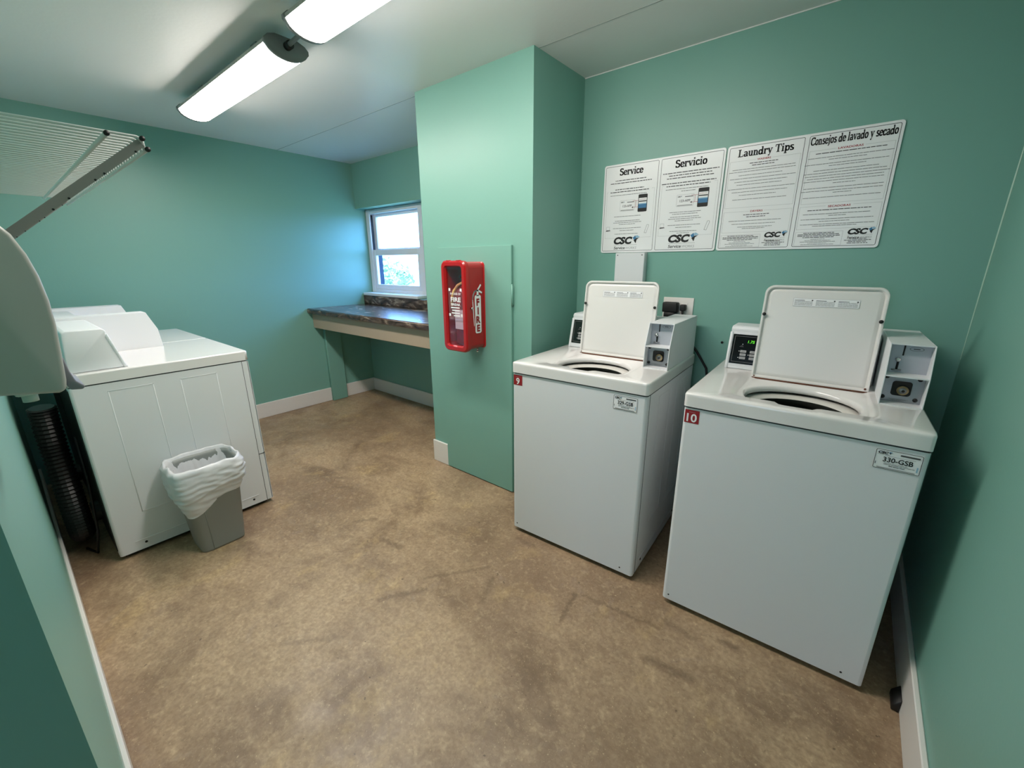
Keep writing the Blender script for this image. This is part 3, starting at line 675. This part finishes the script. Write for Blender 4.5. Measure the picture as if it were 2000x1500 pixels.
def coin_box(e):
    x0, x1 = .553, .664; th = .0035
    prof = [(.245, .9205), (.252, 1.02), (.290, 1.12), (.683, 1.12), (.690, .9205)]
    mb = MB()
    mb.prism(prof, 'x', x0, x0 + th, ENAMEL, .0008, 1); mb.prism(prof, 'x', x1 - th, x1, ENAMEL, .0008, 1)
    mb.box(x0 + th, x1 - th, .291, .682, 1.1165, 1.12, ENAMEL); mb.box(x0 + th, x1 - th, .680, .684, .9205, 1.1165, ENAMEL)
    mb.box(x0 + th, x1 - th, .247, .33, .9205, .924, ENAMEL); mb.box(x0 + th, x1 - th, .2525, .33, 1.016, 1.020, ENAMEL)
    mb.build('coin_box_shell', e, smooth=False)
    mb = MB(); mb.box(x0 + th, x1 - th, .318, .322, 1.020, 1.1165, COINGREY)
    up_ = mb.build('coin_slot_plate', e, smooth=False)
    u0 = x0 + th
    mb = MB()
    mb.box(u0 + .034, u0 + .038, .3165, .3182, 1.078, 1.112, BLACK); mb.box(u0 + .025, u0 + .031, .3165, .3182, 1.03, 1.056, BLACK)
    mb.box(u0 + .015, u0 + .040, .3125, .3182, 1.0265, 1.0305, STEEL)
    mb.disc((u0 + .026, .318, 1.064), (0, -1, 0), .007, .010, CHROME, 16); mb.build('coin_mechanism', up_)
    pr = Print((u0, .3178, 1.02), (1, 0, 0), (0, 0, 1), .0003)
    pr.mb.poly([pr.P(.066 + .018 * math.cos(2 * PI * k / 24), .082 + .007 * math.sin(2 * PI * k / 24), 1) for k in range(24)], INKG)
    pr.mb.poly([pr.P(.066 + .016 * math.cos(2 * PI * k / 24), .082 + .0058 * math.sin(2 * PI * k / 24), 2) for k in range(24)], COINGREY)
    pr.rect(.058, .074, .0805, .0835, INKM, 3); pr.build('oval_badge', up_)
    mb = MB(); mb.box(x0 + th, x1 - th, .292, .296, .924, 1.016, STEEL); lo = mb.build('vault_plate', e, smooth=False)
    cx = (x0 + x1) / 2 - .002; cz = .972
    mb = MB()
    lpo = [(cx + a, .2915, cz + b_) for a, b_ in rrect(-.025, .025, -.025, .025, .009)]
    lpi = [(cx + a, .2915, cz + b_) for a, b_ in rrect(-.022, .022, -.022, .022, .008)]
    lpf = [(cx + a, .289, cz + b_) for a, b_ in rrect(-.0265, .0265, -.0265, .0265, .010)]
    mb.loops([lpf, [(p[0], .2888, p[2]) for p in lpo]], STEEL); mb.loops([[(p[0], .2888, p[2]) for p in lpo], lpi], BLACK, False, True); mb.build('lock_recess', lo)
    mb = MB(); mb.disc((cx + .004, .2912, cz - .006), (0, -1, 0), .0155, .006, BRASS, 20); mb.disc((cx + .004, .2852, cz - .006), (0, -1, 0), .010, .003, STEEL, 20); mb.disc((cx + .005, .2822, cz - .007), (0, -1, 0), .0045, .0006, BLACK, 12); mb.build('vault_lock', lo)
    for a, b_ in ((-.042, .036), (.040, .036), (-.042, -.034), (.040, -.034)):
        mb = MB(); mb.disc((cx + a, .2922, cz + b_), (0, -1, 0), .0065, .003, BLACK, 14); mb.build('corner_bolt', lo)
    pr = Print((cx, .2918, cz), (1, 0, 0), (0, 0, 1), .0003)
    for i in range(4): pr.greek(-.002, -.038 - .0022 * i, .05 - .008 * i, .0009, INKG, i)
    pr.build('vault_print', lo)
def lid(e, tilt=7.0):
    """open lid standing at the hinge, underside to the viewer; local: x, t up, n forward"""
    v0, z0 = .408, .915; a = math.radians(tilt)
    Mx = Matrix.Translation((0, v0, z0)) @ Matrix.Rotation(-a, 4, 'X')
    x0, x1, hh = .152, .536, .378
    mb = MB(); mb.M = Mx
    def rr_(i, y, r=.032, dz=0):
        pts = []
        for cx, cz, a0, rr in ((x1 - i - r, hh - i - r, 0, r), (x0 + i + r, hh - i - r, 90, r), (x0 + i + .006, i + .006, 180, .006), (x1 - i - .006, i + .006, 270, .006)):
            for k in range(7):
                t_ = math.radians(a0 + 90 * k / 6); pts.append((cx + rr * math.cos(t_), y, cz + rr * math.sin(t_)))
        return pts
    mb.loops([rr_(.008, .012), rr_(.001, .006), rr_(0, -.004), rr_(.0015, -.010), rr_(.004, -.011), rr_(.008, -.010, .028), rr_(.013, .001, .024), rr_(.020, -.003, .018), rr_(.026, -.0035, .014)], ENAMEL_LID, True, True)
    l_ = mb.build('lid', e, recalc=True)
    mb = MB(); mb.M = Mx
    mb.box(x0 + .004, x1 - .004, -.0118, -.008, -.004, .003, RUST, .0008, 1); mb.disc((x1 - .012, -.011, .012), (0, -1, 0), .004, .0008, RUST, 9); mb.disc((x0 + .012, -.011, .008), (0, -1, 0), .003, .0008, RUST, 9); mb.build('rusty_edge', l_)
    for x in (x0 + .010, x1 - .010):
        mb = MB(); mb.M = Mx; mb.disc((x, -.009, .262 if x < .3 else .258), (0, -1, 0), .0065, .006, BLACK, 14); mb.build('bumper', l_)
    pr = Print((0, 0, 0), (1, 0, 0), (0, 0, 1), .0004); pr.mb.M = Mx; pr.o = Vector((x0 + .10, -.0042, hh - .078))
    pr.rect(0, .205, 0, .030, SIGNW); pr.frame(0, .205, 0, .030, .0007, INKL, k=2)
    for j in range(3):
        uu = .003 + j * .0685
        pr.rect(uu + .002, uu + .034, .0215, .0235, INKM, 2); pr.rr(uu + .056, uu + .061, .0205, .0255, .002, INKM, 2)
        for i in range(5): pr.greek(uu + .031, .0175 - i * .0033, .058, .0013, INKL if i % 2 else INKG, i + j * 5)
    pr.build('instruction_sticker', l_)
def number_sticker(e, s_):
    pr = Print((.006, 0, .806), (1, 0, 0), (0, 0, 1), .0008)
    pr.rect(0, .051, 0, .051, REDTAG, 1); pr.text(s_, .0255, .006, .044, SIGNW, bold=.02, k=2); pr.rect(.014, .037, .042, .0428, INKL, 2)
    o = pr.build('number_sticker', e); o['label'] = 'dark red number sticker reading ' + s_
def asset_tag(e, s_, u0):
    pr = Print((u0, 0, .788), (1, 0, 0), (0, 0, 1), .0008)
    pr.rr(0, .105, 0, .063, .005, SIGNW, 1); pr.frame(.0012, .1038, .0012, .0618, .0013, INK, .004, 2)
    pr.csc(.006, .049, .030, False); pr.rect(.006, .034, .0455, .0462, INKM, 2)
    pr.rect(.056, .098, .050, .0545, INKM, 2)
    pr.rect(.024, .090, .0435, .0442, INKG, 2)
    pr.fit(s_, .0535, .0255, .066, INK, .02, h=.0205)
    pr.greek(.050, .0205, .052, .0012, INKG, 1); pr.greek(.058, .0165, .068, .0014, INKG, 2); pr.greek(.054, .0120, .036, .0018, INKM, 3)
    pr.rect(.010, .094, .0040, .0072, INKL, 2); pr.rect(.0045, .0065, .014, .022, INKG, 2); pr.rect(.0955, .0985, .010, .026, INKBL, 2)
    o = pr.build('asset_tag', e); o['label'] = 'white tag with black border reading ' + s_
def washer(loc, yaw, label, num, code, lit, tagu):
    e = thing('washing_machine', label, 'washing machine', (loc[0] * SCL, loc[1] * SCL, .0218), math.radians(yaw), 'top loading coin washers'); e.scale = (SCL,) * 3
    cabinet_body(e); deck_top(e, True); console(e, lit); coin_box(e); lid(e); number_sticker(e, num); asset_tag(e, code, tagu)
    mb = MB()
    mb = None
    for x in (.025, W - .06):
        mb = MB(); mb.disc((x, 0, .026), (0, -1, 0), .0035, .001, BLACK, 8); mb.build('front_screw', e)
    return e
washer((-.430, 1.540, 0), 1.9, 'white top-loading coin washer with the red number 10 sticker, nearest the camera', '10', '330-GSB', True, .551)
washer((-1.246, 1.535, 0), 2.6, 'white top-loading coin washer with the red number 9 sticker, beside the pillar', '9', '329-GSB', False, .525)
def dryer(loc, label):
    e = thing('clothes_dryer', label, 'clothes dryer', (loc[0] * SCL, loc[1] * SCL, .0218), PI, 'front loading coin dryers'); e.scale = (SCL,) * 3
    cab = cabinet_body(e, True); deck_top(e, False); console(e, False); coin_box(e)
    mb = MB(); mb.box(.0005, W - .0005, -.002, .0, .31, .862, ENAMEL); mb.box(.0005, W - .0005, -.002, 0, .004, .302, ENAMEL); mb.box(-.0012, W + .0012, -.001, .03, .302, .306, SEAM); mb.build('front_panels', cab, smooth=False)
    mb = MB(); mb.box(.11, W - .11, -.018, -.002, .40, .80, ENAMEL, .008, 3); dd = mb.build('door', e)
    mb = MB(); mb.box(.125, .14, -.03, -.018, .55, .66, ENAMEL, .004, 2); mb.build('door_handle', dd)
    mb = MB(); mb.box(.02, W - .02, D, D + .003, .03, .85, DARKM); mb.disc((.33, D + .003, .14), (0, 1, 0), .053, .03, DARKM, 24); mb.build('back_panel', e, smooth=False)
    return e
dryer((-2.580, .828, 0), 'white coin dryer nearer the camera, its side next to the trash bin')
dryer((-3.257, .828, 0), 'white coin dryer at the far left wall, mostly hidden by the nearer dryer')

# flexible vent duct and cord behind the dryers
def corr(path, r, m, step=.012):
    pts = [Vector(p) for p in path]; out = []; rad = []
    # Catmull-Rom resample
    for i in range(len(pts) - 1):
        p0 = pts[max(i - 1, 0)]; p1 = pts[i]; p2 = pts[i + 1]; p3 = pts[min(i + 2, len(pts) - 1)]; n = max(2, int((p2 - p1).length / (step / 2)))
        for k in range(n):
            t_ = k / n; out.append(.5 * ((2 * p1) + (-p0 + p2) * t_ + (2 * p0 - 5 * p1 + 4 * p2 - p3) * t_ ** 2 + (-p0 + 3 * p1 - 3 * p2 + p3) * t_ ** 3))
    for i in range(len(out)): rad.append(r if i % 2 else r * .84)
    mb = MB(); mb.tube([tuple(p) for p in out], r, m, 16, True, rad); return mb
mb = corr([(-2.70, .035, .78), (-2.72, .033, .6), (-2.70, .033, .40), (-2.73, .033, .22), (-2.80, .035, .10), (-2.95, .035, .08)], .048, DUCTM, .018)
tag(mb.build('vent_duct', smooth=False), 'black corrugated vent duct hanging behind the dryers', 'vent duct')
mb = MB(); mb.tube([(-2.68, .105, .62), (-2.66, .10, .4), (-2.64, .08, .15), (-2.70, .06, .012), (-2.8, .03, .006)], .005, BLACK, 8)
tag(mb.build('power_cord'), 'thin black cord dangling behind the nearer dryer', 'cord')

# ------------------------------------------------------------------ cord and gear behind the washers
mb = MB(); mb.tube([(-.69, 2.24, 1.11), (-.655, 2.258, 1.0), (-.60, 2.264, .93), (-.545, 2.264, .85), (-.50, 2.264, .6), (-.50, 2.264, .3), (-.49, 2.26, .008)], .006, BLACK, 8)
tag(mb.build('power_cord'), 'black power cord running down the wall between the washers', 'cord')
e = thing('outlet_plate', 'white double outlet plate on the wall behind washer 9', 'wall outlet', (-.80, YB, 1.085))
mb = MB(); mb.box(0, .155, -.006, 0, 0, .118, WHITE_TRIM, .002, 2); mb.build('cover_plate', e)
for u in (.045, .11):
    for z in (.038, .078):
        mb = MB(); mb.box(u - .016, u + .016, -.0085, -.005, z - .014, z + .014, WHITE_TRIM, .002, 2); mb.build('receptacle', e)
mb = MB(); mb.box(-.79, -.713, YB - .05, YB - .009, 1.128, 1.18, BLACK, .006, 2); mb.box(-.78, -.72, YB - .048, YB - .009, 1.10, 1.13, BLACK, .004, 1)
tag(mb.build('plug_adapter'), 'black box plug in the outlet right beside the open lid', 'plug')
mb = MB(); mb.box(-.703, -.676, YB - .04, YB - .009, 1.138, 1.17, BLACK, .005, 2); mb.tube([(-.69, YB - .03, 1.14), (-.688, YB - .035, 1.12), (-.689, YB - .033, 1.115)], .006, BLACK, 8)
tag(mb.build('cord_plug'), 'small black cord plug, the right one of the two in the outlet', 'plug')
# white cover box under the signs
e = thing('cover_box', 'white metal cover box on the wall just under the Service sign', 'utility box', (-1.075, YB, 1.0))
mb = MB(); mb.box(0, .165, -.045, 0, 0, .43, ENAMEL, .003, 2); mb.build('box_body', e)
for u in (.152, .013):
    mb = MB(); mb.disc((u, -.045, .418), (0, -1, 0), .003, .001, SEAM, 10); mb.build('screw', e)
# rubber stop at the right baseboard
mb = MB(); mb.prism([(0, 0), (-.02, 0), (-.02, .02), (0, .05)], 'y', 1.53, 1.60, BLACK, .003, 1)
o = mb.build('rubber_wedge'); o.location = (XR - .0155, 0, 0.0005); tag(o, 'small black rubber wedge on the floor against the right baseboard', 'wedge')

# ------------------------------------------------------------------ signs
def border(pr, u0, w_):
    pr.frame(u0 + .009, u0 + w_ - .009, .009, .449 - .009, .0017, INK, .006, 1)
SH = .449
def F(f): return SH * (1 - f)
def icons(pr, u, w_, big):
    # laptop
    a, b_ = u + w_ * .13, F(.735); pr.frame(a - .012, a + .008, b_, b_ + .018, .0008, INKG); pr.polys([[(-.014, -.006), (.014, -.003), (.010, .0005), (-.012, 0)]], a, b_, INKM, 2)
    # handset outline
    a, b_ = u + w_ * .84, F(.78)
    q = [(-.010, 0), (.000, -.002), (.012, .034), (.010, .040), (.002, .040)]
    for p1, p2 in zip(q, q[1:] + q[:1]): pr.polys([hull([(p[0] + i * .0005, p[1] + j * .0005) for p in (p1, p2) for i in (-1, 1) for j in (-1, 1)])], a, b_, INKG, 2)
    # phone
    a0, a1 = u + w_ * .66, u + w_ * .82; z1, z0 = F(.355), F(.545)
    pr.rr(a0, a1, z0, z1, .005, INK, 2); pr.rect(a0 + .003, a1 - .003, F(.505), F(.395), SIGNW, 3)
    pr.rect(a0 + .003, a1 - .003, F(.505), F(.462), INKB, 4); pr.rect(a0 + .003, a1 - .003, F(.462), F(.452), INKBL, 4); pr.rect(a0 + .004, a1 - .004, F(.437), F(.425), INKM, 4); pr.greek((a0 + a1) / 2, F(.412), a1 - a0 - .012, .0012, INKR, 3, 4)
    # machine label
    b0, b1 = u + w_ * .33, u + w_ * .60
    pr.frame(b0, b1, F(.525), F(.405), .0009, INKL, .003, 2); pr.csc(b0 + .004, F(.43), .020, False); pr.rect(b0 + .04, b1 - .004, F(.432), F(.424), INKG, 2)
    pr.fit('123-APP', (b0 + b1) / 2, F(.48), (b1 - b0) * .62, INKG, .02, h=.015); pr.rect(b0 + .005, b1 - .005, F(.52), F(.51), INKL, 2)
    for z in (F(.42), F(.49)): pr.rect(b1 - .012, a0 + .004, z, z + .0012, INKR, 5)
    pr.rect(b1 + .005, b1 + .0062, F(.49), F(.42), INKR, 5); pr.polys([[(-.016, .0006), (-.008, .005), (-.008, -.004)]], b1 - .0, F(.49), INKM, 5)
def service_panel(pr, u, w_, title, tw, wide):
    border(pr, u, w_); c = u + w_ / 2; sd = 11 if wide else 5
    pr.serif(title, c, F(.125), tw, .049, INK)
    rows = ([(.180, .86), (.207, .66), (.234, .72)] if wide else [(.185, .56), (.213, .74)])
    for i, (f, ww) in enumerate(rows): pr.greek(c, F(f), w_ * ww, .0036, INKM, sd + i)
    rows = ([(.285, .84), (.313, .68)] if wide else [(.283, .52), (.310, .70)])
    for i, (f, ww) in enumerate(rows): pr.greek(c - .005, F(f), w_ * ww, .0038, INKM, sd + 20 + i)
    bu0, bu1 = u + w_ * .07, u + w_ * .93; bt, bo = F(.30), F(.83)
    pr.rect(bu0, bu1, bo, bo + .0007, INKL); pr.rect(bu0, bu0 + .0007, bo, bt, INKL); pr.rect(bu1 - .0007, bu1, bo, bt, INKL); pr.rect(bu0, bu0 + w_ * .03, bt, bt + .0007, INKL); pr.rect(bu1 - w_ * .05, bu1, bt, bt + .0007, INKL)
    pr.greek(c - .01, F(.345), w_ * .66, .0024, INKG, sd + 31)
    if wide: pr.greek(c, F(.37), w_ * .22, .0024, INKG, sd + 32)
    icons(pr, u, w_, wide)
    for i, (f, ww) in enumerate([(.585, .50), (.605, .40), (.635, .46), (.655, .52), (.675, .30), (.72, .52), (.745, .26), (.785, .44), (.805, .2)][(0 if wide else 0):]):
        if not wide and i in (1, 8): continue
        pr.greek(c - .006, F(f), w_ * ww, .0022, INKG, sd + 40 + i)
    pr.csc(u + w_ * .24, F(.897), w_ * .46)
def tips_panel(pr, u, w_, title, tw, red1, red2, sd, dense):
    border(pr, u, w_); c = u + w_ / 2
    pr.serif(title, c, F(.110 if not dense else .100), tw, .043, INK)
    def box(t_, b_, gap):
        a0, a1 = u + w_ * .055, u + w_ * .945
        pr.rect(a0, a1, F(b_), F(b_) + .0007, INKL); pr.rect(a0, a0 + .0007, F(b_), F(t_), INKL); pr.rect(a1 - .0007, a1, F(b_), F(t_), INKL)
        pr.rect(a0, c - gap, F(t_), F(t_) + .0007, INKL); pr.rect(c + gap, a1, F(t_), F(t_) + .0007, INKL)
    g = .03 if not dense else .045
    box(.15, .585 if not dense else .60, g); box(.625, .825, g)
    pr.fit(red1, c, F(.158), g * 1.75, INKR, .02, h=.0105); pr.fit(red2, c, F(.633 if not dense else .638), g * 1.65, INKR, .02, h=.0105)
    if dense:
        pr.greek(c, F(.180), w_ * .74, .0028, INKM, sd); pr.greek(c, F(.662), w_ * .70, .0028, INKM, sd + 1)
        L1 = [(.215, .9), (.235, .4), (.268, .9), (.288, .4), (.322, .7), (.345, .88), (.368, .9), (.39, .82), (.412, .86), (.435, .24), (.47, .86), (.495, .88), (.515, .2), (.55, .84)]
        L2 = [(.695, .74), (.712, .2), (.74, .80), (.76, .34), (.785, .82), (.80, .5)]
    else:
        for k, f in enumerate((.182, .202)): pr.greek(c, F(f), w_ * (.36 - .07 * k), .0028, INKM, sd + k)
        for k, f in enumerate((.66, .68)): pr.greek(c, F(f), w_ * (.34 - .09 * k), .0028, INKM, sd + k + 2)
        L1 = [(.23, .8), (.252, .86), (.285, .56), (.315, .84), (.345, .68), (.372, .58), (.41, .86), (.44, .72), (.47, .48), (.51, .70)]
        L2 = [(.715, .70), (.745, .58), (.775, .46), (.79, .3)]
    for i, (f, ww) in enumerate(L1 + L2): pr.greek(c - .004 * (i % 3), F(f), w_ * ww, .0019, INKG, sd + 50 + i)
    # lower left box
    a0, a1 = u + w_ * .055, u + w_ * .60; pr.frame(a0, a1, F(.972), F(.848), .0007, INKL); cc = (a0 + a1) / 2
    for i in range(4): pr.greek(cc, F(.862 + i * .013), (a1 - a0) * (.66 if i in (0, 3) else .9), .0026, INKM, sd + 80 + i)
    for i in range(5): pr.greek(cc, F(.916 + i * .012), (a1 - a0) * (.3, .55, .75, .4, .7)[i], .0016, INKG, sd + 90 + i)
    pr.csc(u + w_ * .645, F(.880), w_ * .28)
    for i in range(4): pr.greek(u + w_ * .775, F(.922 + i * .0125), w_ * (.18, .29, .2, .22)[i], .0024, INKM, sd + 99 + i)
def board(x0, x1, label, name='wall_sign'):
    e = thing(name, label, 'sign', (x0, YB, 1.433)); w_ = x1 - x0
    mb = MB(); mb.loops([[(a, y, b_) for a, b_ in rrect(0, w_, 0, SH, .012)] for y in (-.0012, -.0055)], SIGNW, True, True); mb.build('sign_board', e, recalc=True)
    return e, w_
e, w_ = board(-1.187, -.578, 'white double wall sign headed Service and Servicio, left of the pair')
pr = Print((0, -.0055, 0), (1, 0, 0), (0, 0, 1), .0003); h1 = .3085; service_panel(pr, 0, h1, 'Service', h1 * .42, False); pr.build('service_text', e)
pr = Print((0, -.0055, 0), (1, 0, 0), (0, 0, 1), .0003); service_panel(pr, h1 - .005, w_ - h1 + .005, 'Servicio', h1 * .48, True); pr.build('servicio_text', e)
e, w_ = board(-.572, .028, 'white double wall sign headed Laundry Tips and Consejos, right of the pair')
pr = Print((0, -.0055, 0), (1, 0, 0), (0, 0, 1), .0003); tips_panel(pr, 0, .303, 'Laundry Tips', .303 * .70, 'WASHERS', 'DRYERS', 200, False); pr.build('laundry_tips_text', e)
pr = Print((0, -.0055, 0), (1, 0, 0), (0, 0, 1), .0003); tips_panel(pr, .300, .300, 'Consejos de lavado y secado', .300 * .90, 'LAVADORAS', 'SECADORAS', 300, True); pr.build('consejos_text', e)
# small nail hole in the back wall, laid on as a black disc
mb = MB(); mb.disc((-.488, YB - .001, .992), (0, -1, 0), .006, .003, BLACK, 10); tag(mb.build('wall_nailhole'), 'tiny dark hook on the wall between the two washers', 'nailhole')

# ------------------------------------------------------------------ wire shelf above the near wall
SZ = 1.614; SX0, SX1, SY = -2.285, -1.115, .246
e = thing('wire_shelf', 'white wire shelf with grey perforated brace on the near left wall', 'shelf', (SX1, YN, SZ))
d_ = SY - YN; ln = SX1 - SX0; n = 46
mb = MB()
for i in range(n + 1):
    x = -ln * i / n
    mb.tube([(x, .004, .0), (x, d_ - .004, .0), (x, d_ + .003, -.004), (x, d_ + .004, -.021)], .0026, WIREM, 6)
mb.build('wire_deck', e)
for nm, y, z in (('front_rail', d_ + .001, -.0045), ('lip_rail', d_ + .006, -.022), ('middle_rail', d_ - .049, -.0052), ('rear_rail', .010, -.0052)):
    mb = MB(); mb.tube([(.012, y, z), (-ln - .012, y, z)], .0034 if nm != 'middle_rail' else .004, WIREM, 8); r_o = mb.build(nm, e)
    mb = MB(); mb.disc((.010, y, z), (1, 0, 0), .0044, .006, BLACK, 12); mb.build('end_tip', r_o)
def brace(xb):
    mb = MB(); a = Vector((xb, d_ - .002, -.012)); b_ = Vector((xb, .002, -.262)); dd = (b_ - a); nn = Vector((0, -dd.z, dd.y)).normalized() * .0072
    for s_ in (0,):
        P = [a + nn, a - nn, b_ - nn, b_ + nn]
        mb.loops([[tuple(p + Vector((.0055, 0, 0))) for p in P], [tuple(p - Vector((.0055, 0, 0))) for p in P]], GREYMETAL, True, True)
    for f in (.05, .23, .28, .42, .5, .78, .84):
        c = a + dd * f + nn * .8; mb.disc(tuple(c + Vector((.0053, 0, 0))), (1, 0, 0), .0019, .0006, BLACK, 8)
    return mb.build('brace', e, recalc=True)
brace(.006); brace(-ln + .03)
mb = MB(); mb.box(-.01, .02, 0, .012, -.28, -.25, WIREM, .002, 1); mb.box(-ln, -ln + .05, 0, .012, -.28, -.25, WIREM, .002, 1); mb.build('wall_clip', e)

# ------------------------------------------------------------------ soap dispenser
DX0, DX1 = -.925, -1.045
e = thing('soap_dispenser', 'pale grey curved soap dispenser with push lever at the left edge', 'soap dispenser', (DX0, YN, 1.19))
prof = [(.0, .014), (.085, .001), (.0935, .004), (.0965, .02), (.100, .06), (.1035, .105), (.104, .14), (.1015, .175), (.096, .205), (.087, .232), (.073, .252), (.05, .266), (.025, .272), (.0, .272)]
mb = MB(); mb.prism(prof, 'x', 0, DX1 - DX0, DISP, .006, 3); mb.build('cover', e)
wdx = DX1 - DX0
mb = MB()
lv = [(.098, .062), (.101, .050), (.103, .030), (.107, .014), (.1155, .004), (.112, -.001), (.098, .001), (.092, .02)]
mb.prism(lv, 'x', -.012, wdx + .012, DISPL, .002, 2); mb.build('push_lever', e)
mb = MB(); mb.box(-.078, -.042, .040, .070, -.004, .014, NOZZ, .004, 2); mb.tube([(-.06, .055, -.002), (-.06, .055, -.016)], .009, NOZZ, 14); mb.build('nozzle', e)

# ------------------------------------------------------------------ trash bin with liner
BX, BY = -2.384, .485
e = thing('trash_bin', 'grey plastic trash bin lined with a white bag beside the dryer', 'trash bin', (BX, BY, 0))
def sup(a, hx, hy, n=5.0):
    c_, s_ = math.cos(a), math.sin(a); q = (abs(c_ / hx) ** n + abs(s_ / hy) ** n) ** (-1 / n); return q * c_, q * s_
NB = 96; AB = [2 * PI * k / NB for k in range(NB)]
BH = .445
def bl(hx, hy, z, n=5.0): return [(*sup(a, hx, hy, n), z) for a in AB]
mb = MB()
mb.loops([bl(.088, .090, .006, 6), bl(.093, .096, .0, 6), bl(.095, .098, .010, 6), bl(.116, .130, BH - .02), bl(.120, .135, BH - .018), bl(.120, .135, BH), bl(.116, .131, BH), bl(.112, .126, BH - .02), bl(.090, .092, .012, 6)], BINM, True, True)
mb.build('bin_body', e)
mb = MB(); mb.tube([(.096, -.05, .012), (.1115, -.06, .33)], .0012, BINM, 6); mb.build('moulding_line', e)
from mathutils import noise as mnoise
mb = MB(); rows = []
def liner(r0, z, amp, fr, seed):
    out = []
    for a in AB:
        x, y = sup(a, .119 + r0, .135 + r0, 4.5)
        nz = mnoise.noise(Vector((math.cos(a) * fr, math.sin(a) * fr, z * 26 + seed)))
        nz2 = mnoise.noise(Vector((math.cos(a) * fr * 3, math.sin(a) * fr * 3, z * 60 + seed)))
        q = 1 + (amp * (nz + .5 * nz2)) / .14
        # the bag hangs lower at the camera-side corner
        out.append((x * q, y * q, z + .010 * mnoise.noise(Vector((math.cos(a) * 3 + seed, math.sin(a) * 3, 5)))))
    return out
def hem(a): return BH - .175 + .045 * math.sin(a * 1.0 - .4) + .02 * math.sin(3 * a + 1)
import copy
# inside, over the rim, and down outside
ins_ = [(-.045, BH - .20, .03), (-.028, BH - .12, .026), (-.014, BH - .05, .018), (-.004, BH - .01, .007), (.000, BH + .012, .009), (.005, BH + .017, .010), (.010, BH + .008, .009)]
L_ = [liner(r0, z, am, 2.6, 3.1) for r0, z, am in ins_]
for k in range(1, 31):
    f = k / 30; row = []
    for i, a in enumerate(AB):
        zt = BH + .004; zz = zt + (hem(a) - zt) * f
        tp_ = .006 + .012 * math.sin(PI * f) - .014 * f * (1 if f > .6 else .3)
        x, y = sup(a, .121 + tp_ - .010 * f, .137 + tp_ - .014 * f, 4.5)
        rip = .008 + .0034 * math.sin(zz * 230 + 5.5 * mnoise.noise(Vector((x * 11, y * 11, 2)))) * (.4 + abs(mnoise.noise(Vector((x * 9, y * 9, zz * 9 + 4))))) * math.sin(PI * min(1, f * 1.2)) + .007 * mnoise.noise(Vector((x * 22, y * 22, zz * 80)))
        q = 1 + rip / .13; row.append((x * q, y * q, zz))
    L_.append(row)
mb.loops(L_, LINER); lo = mb.build('bin_liner', e); lo['label'] = 'crumpled white plastic bag folded over the rim'
for f in lo.data.polygons: f.use_smooth = True
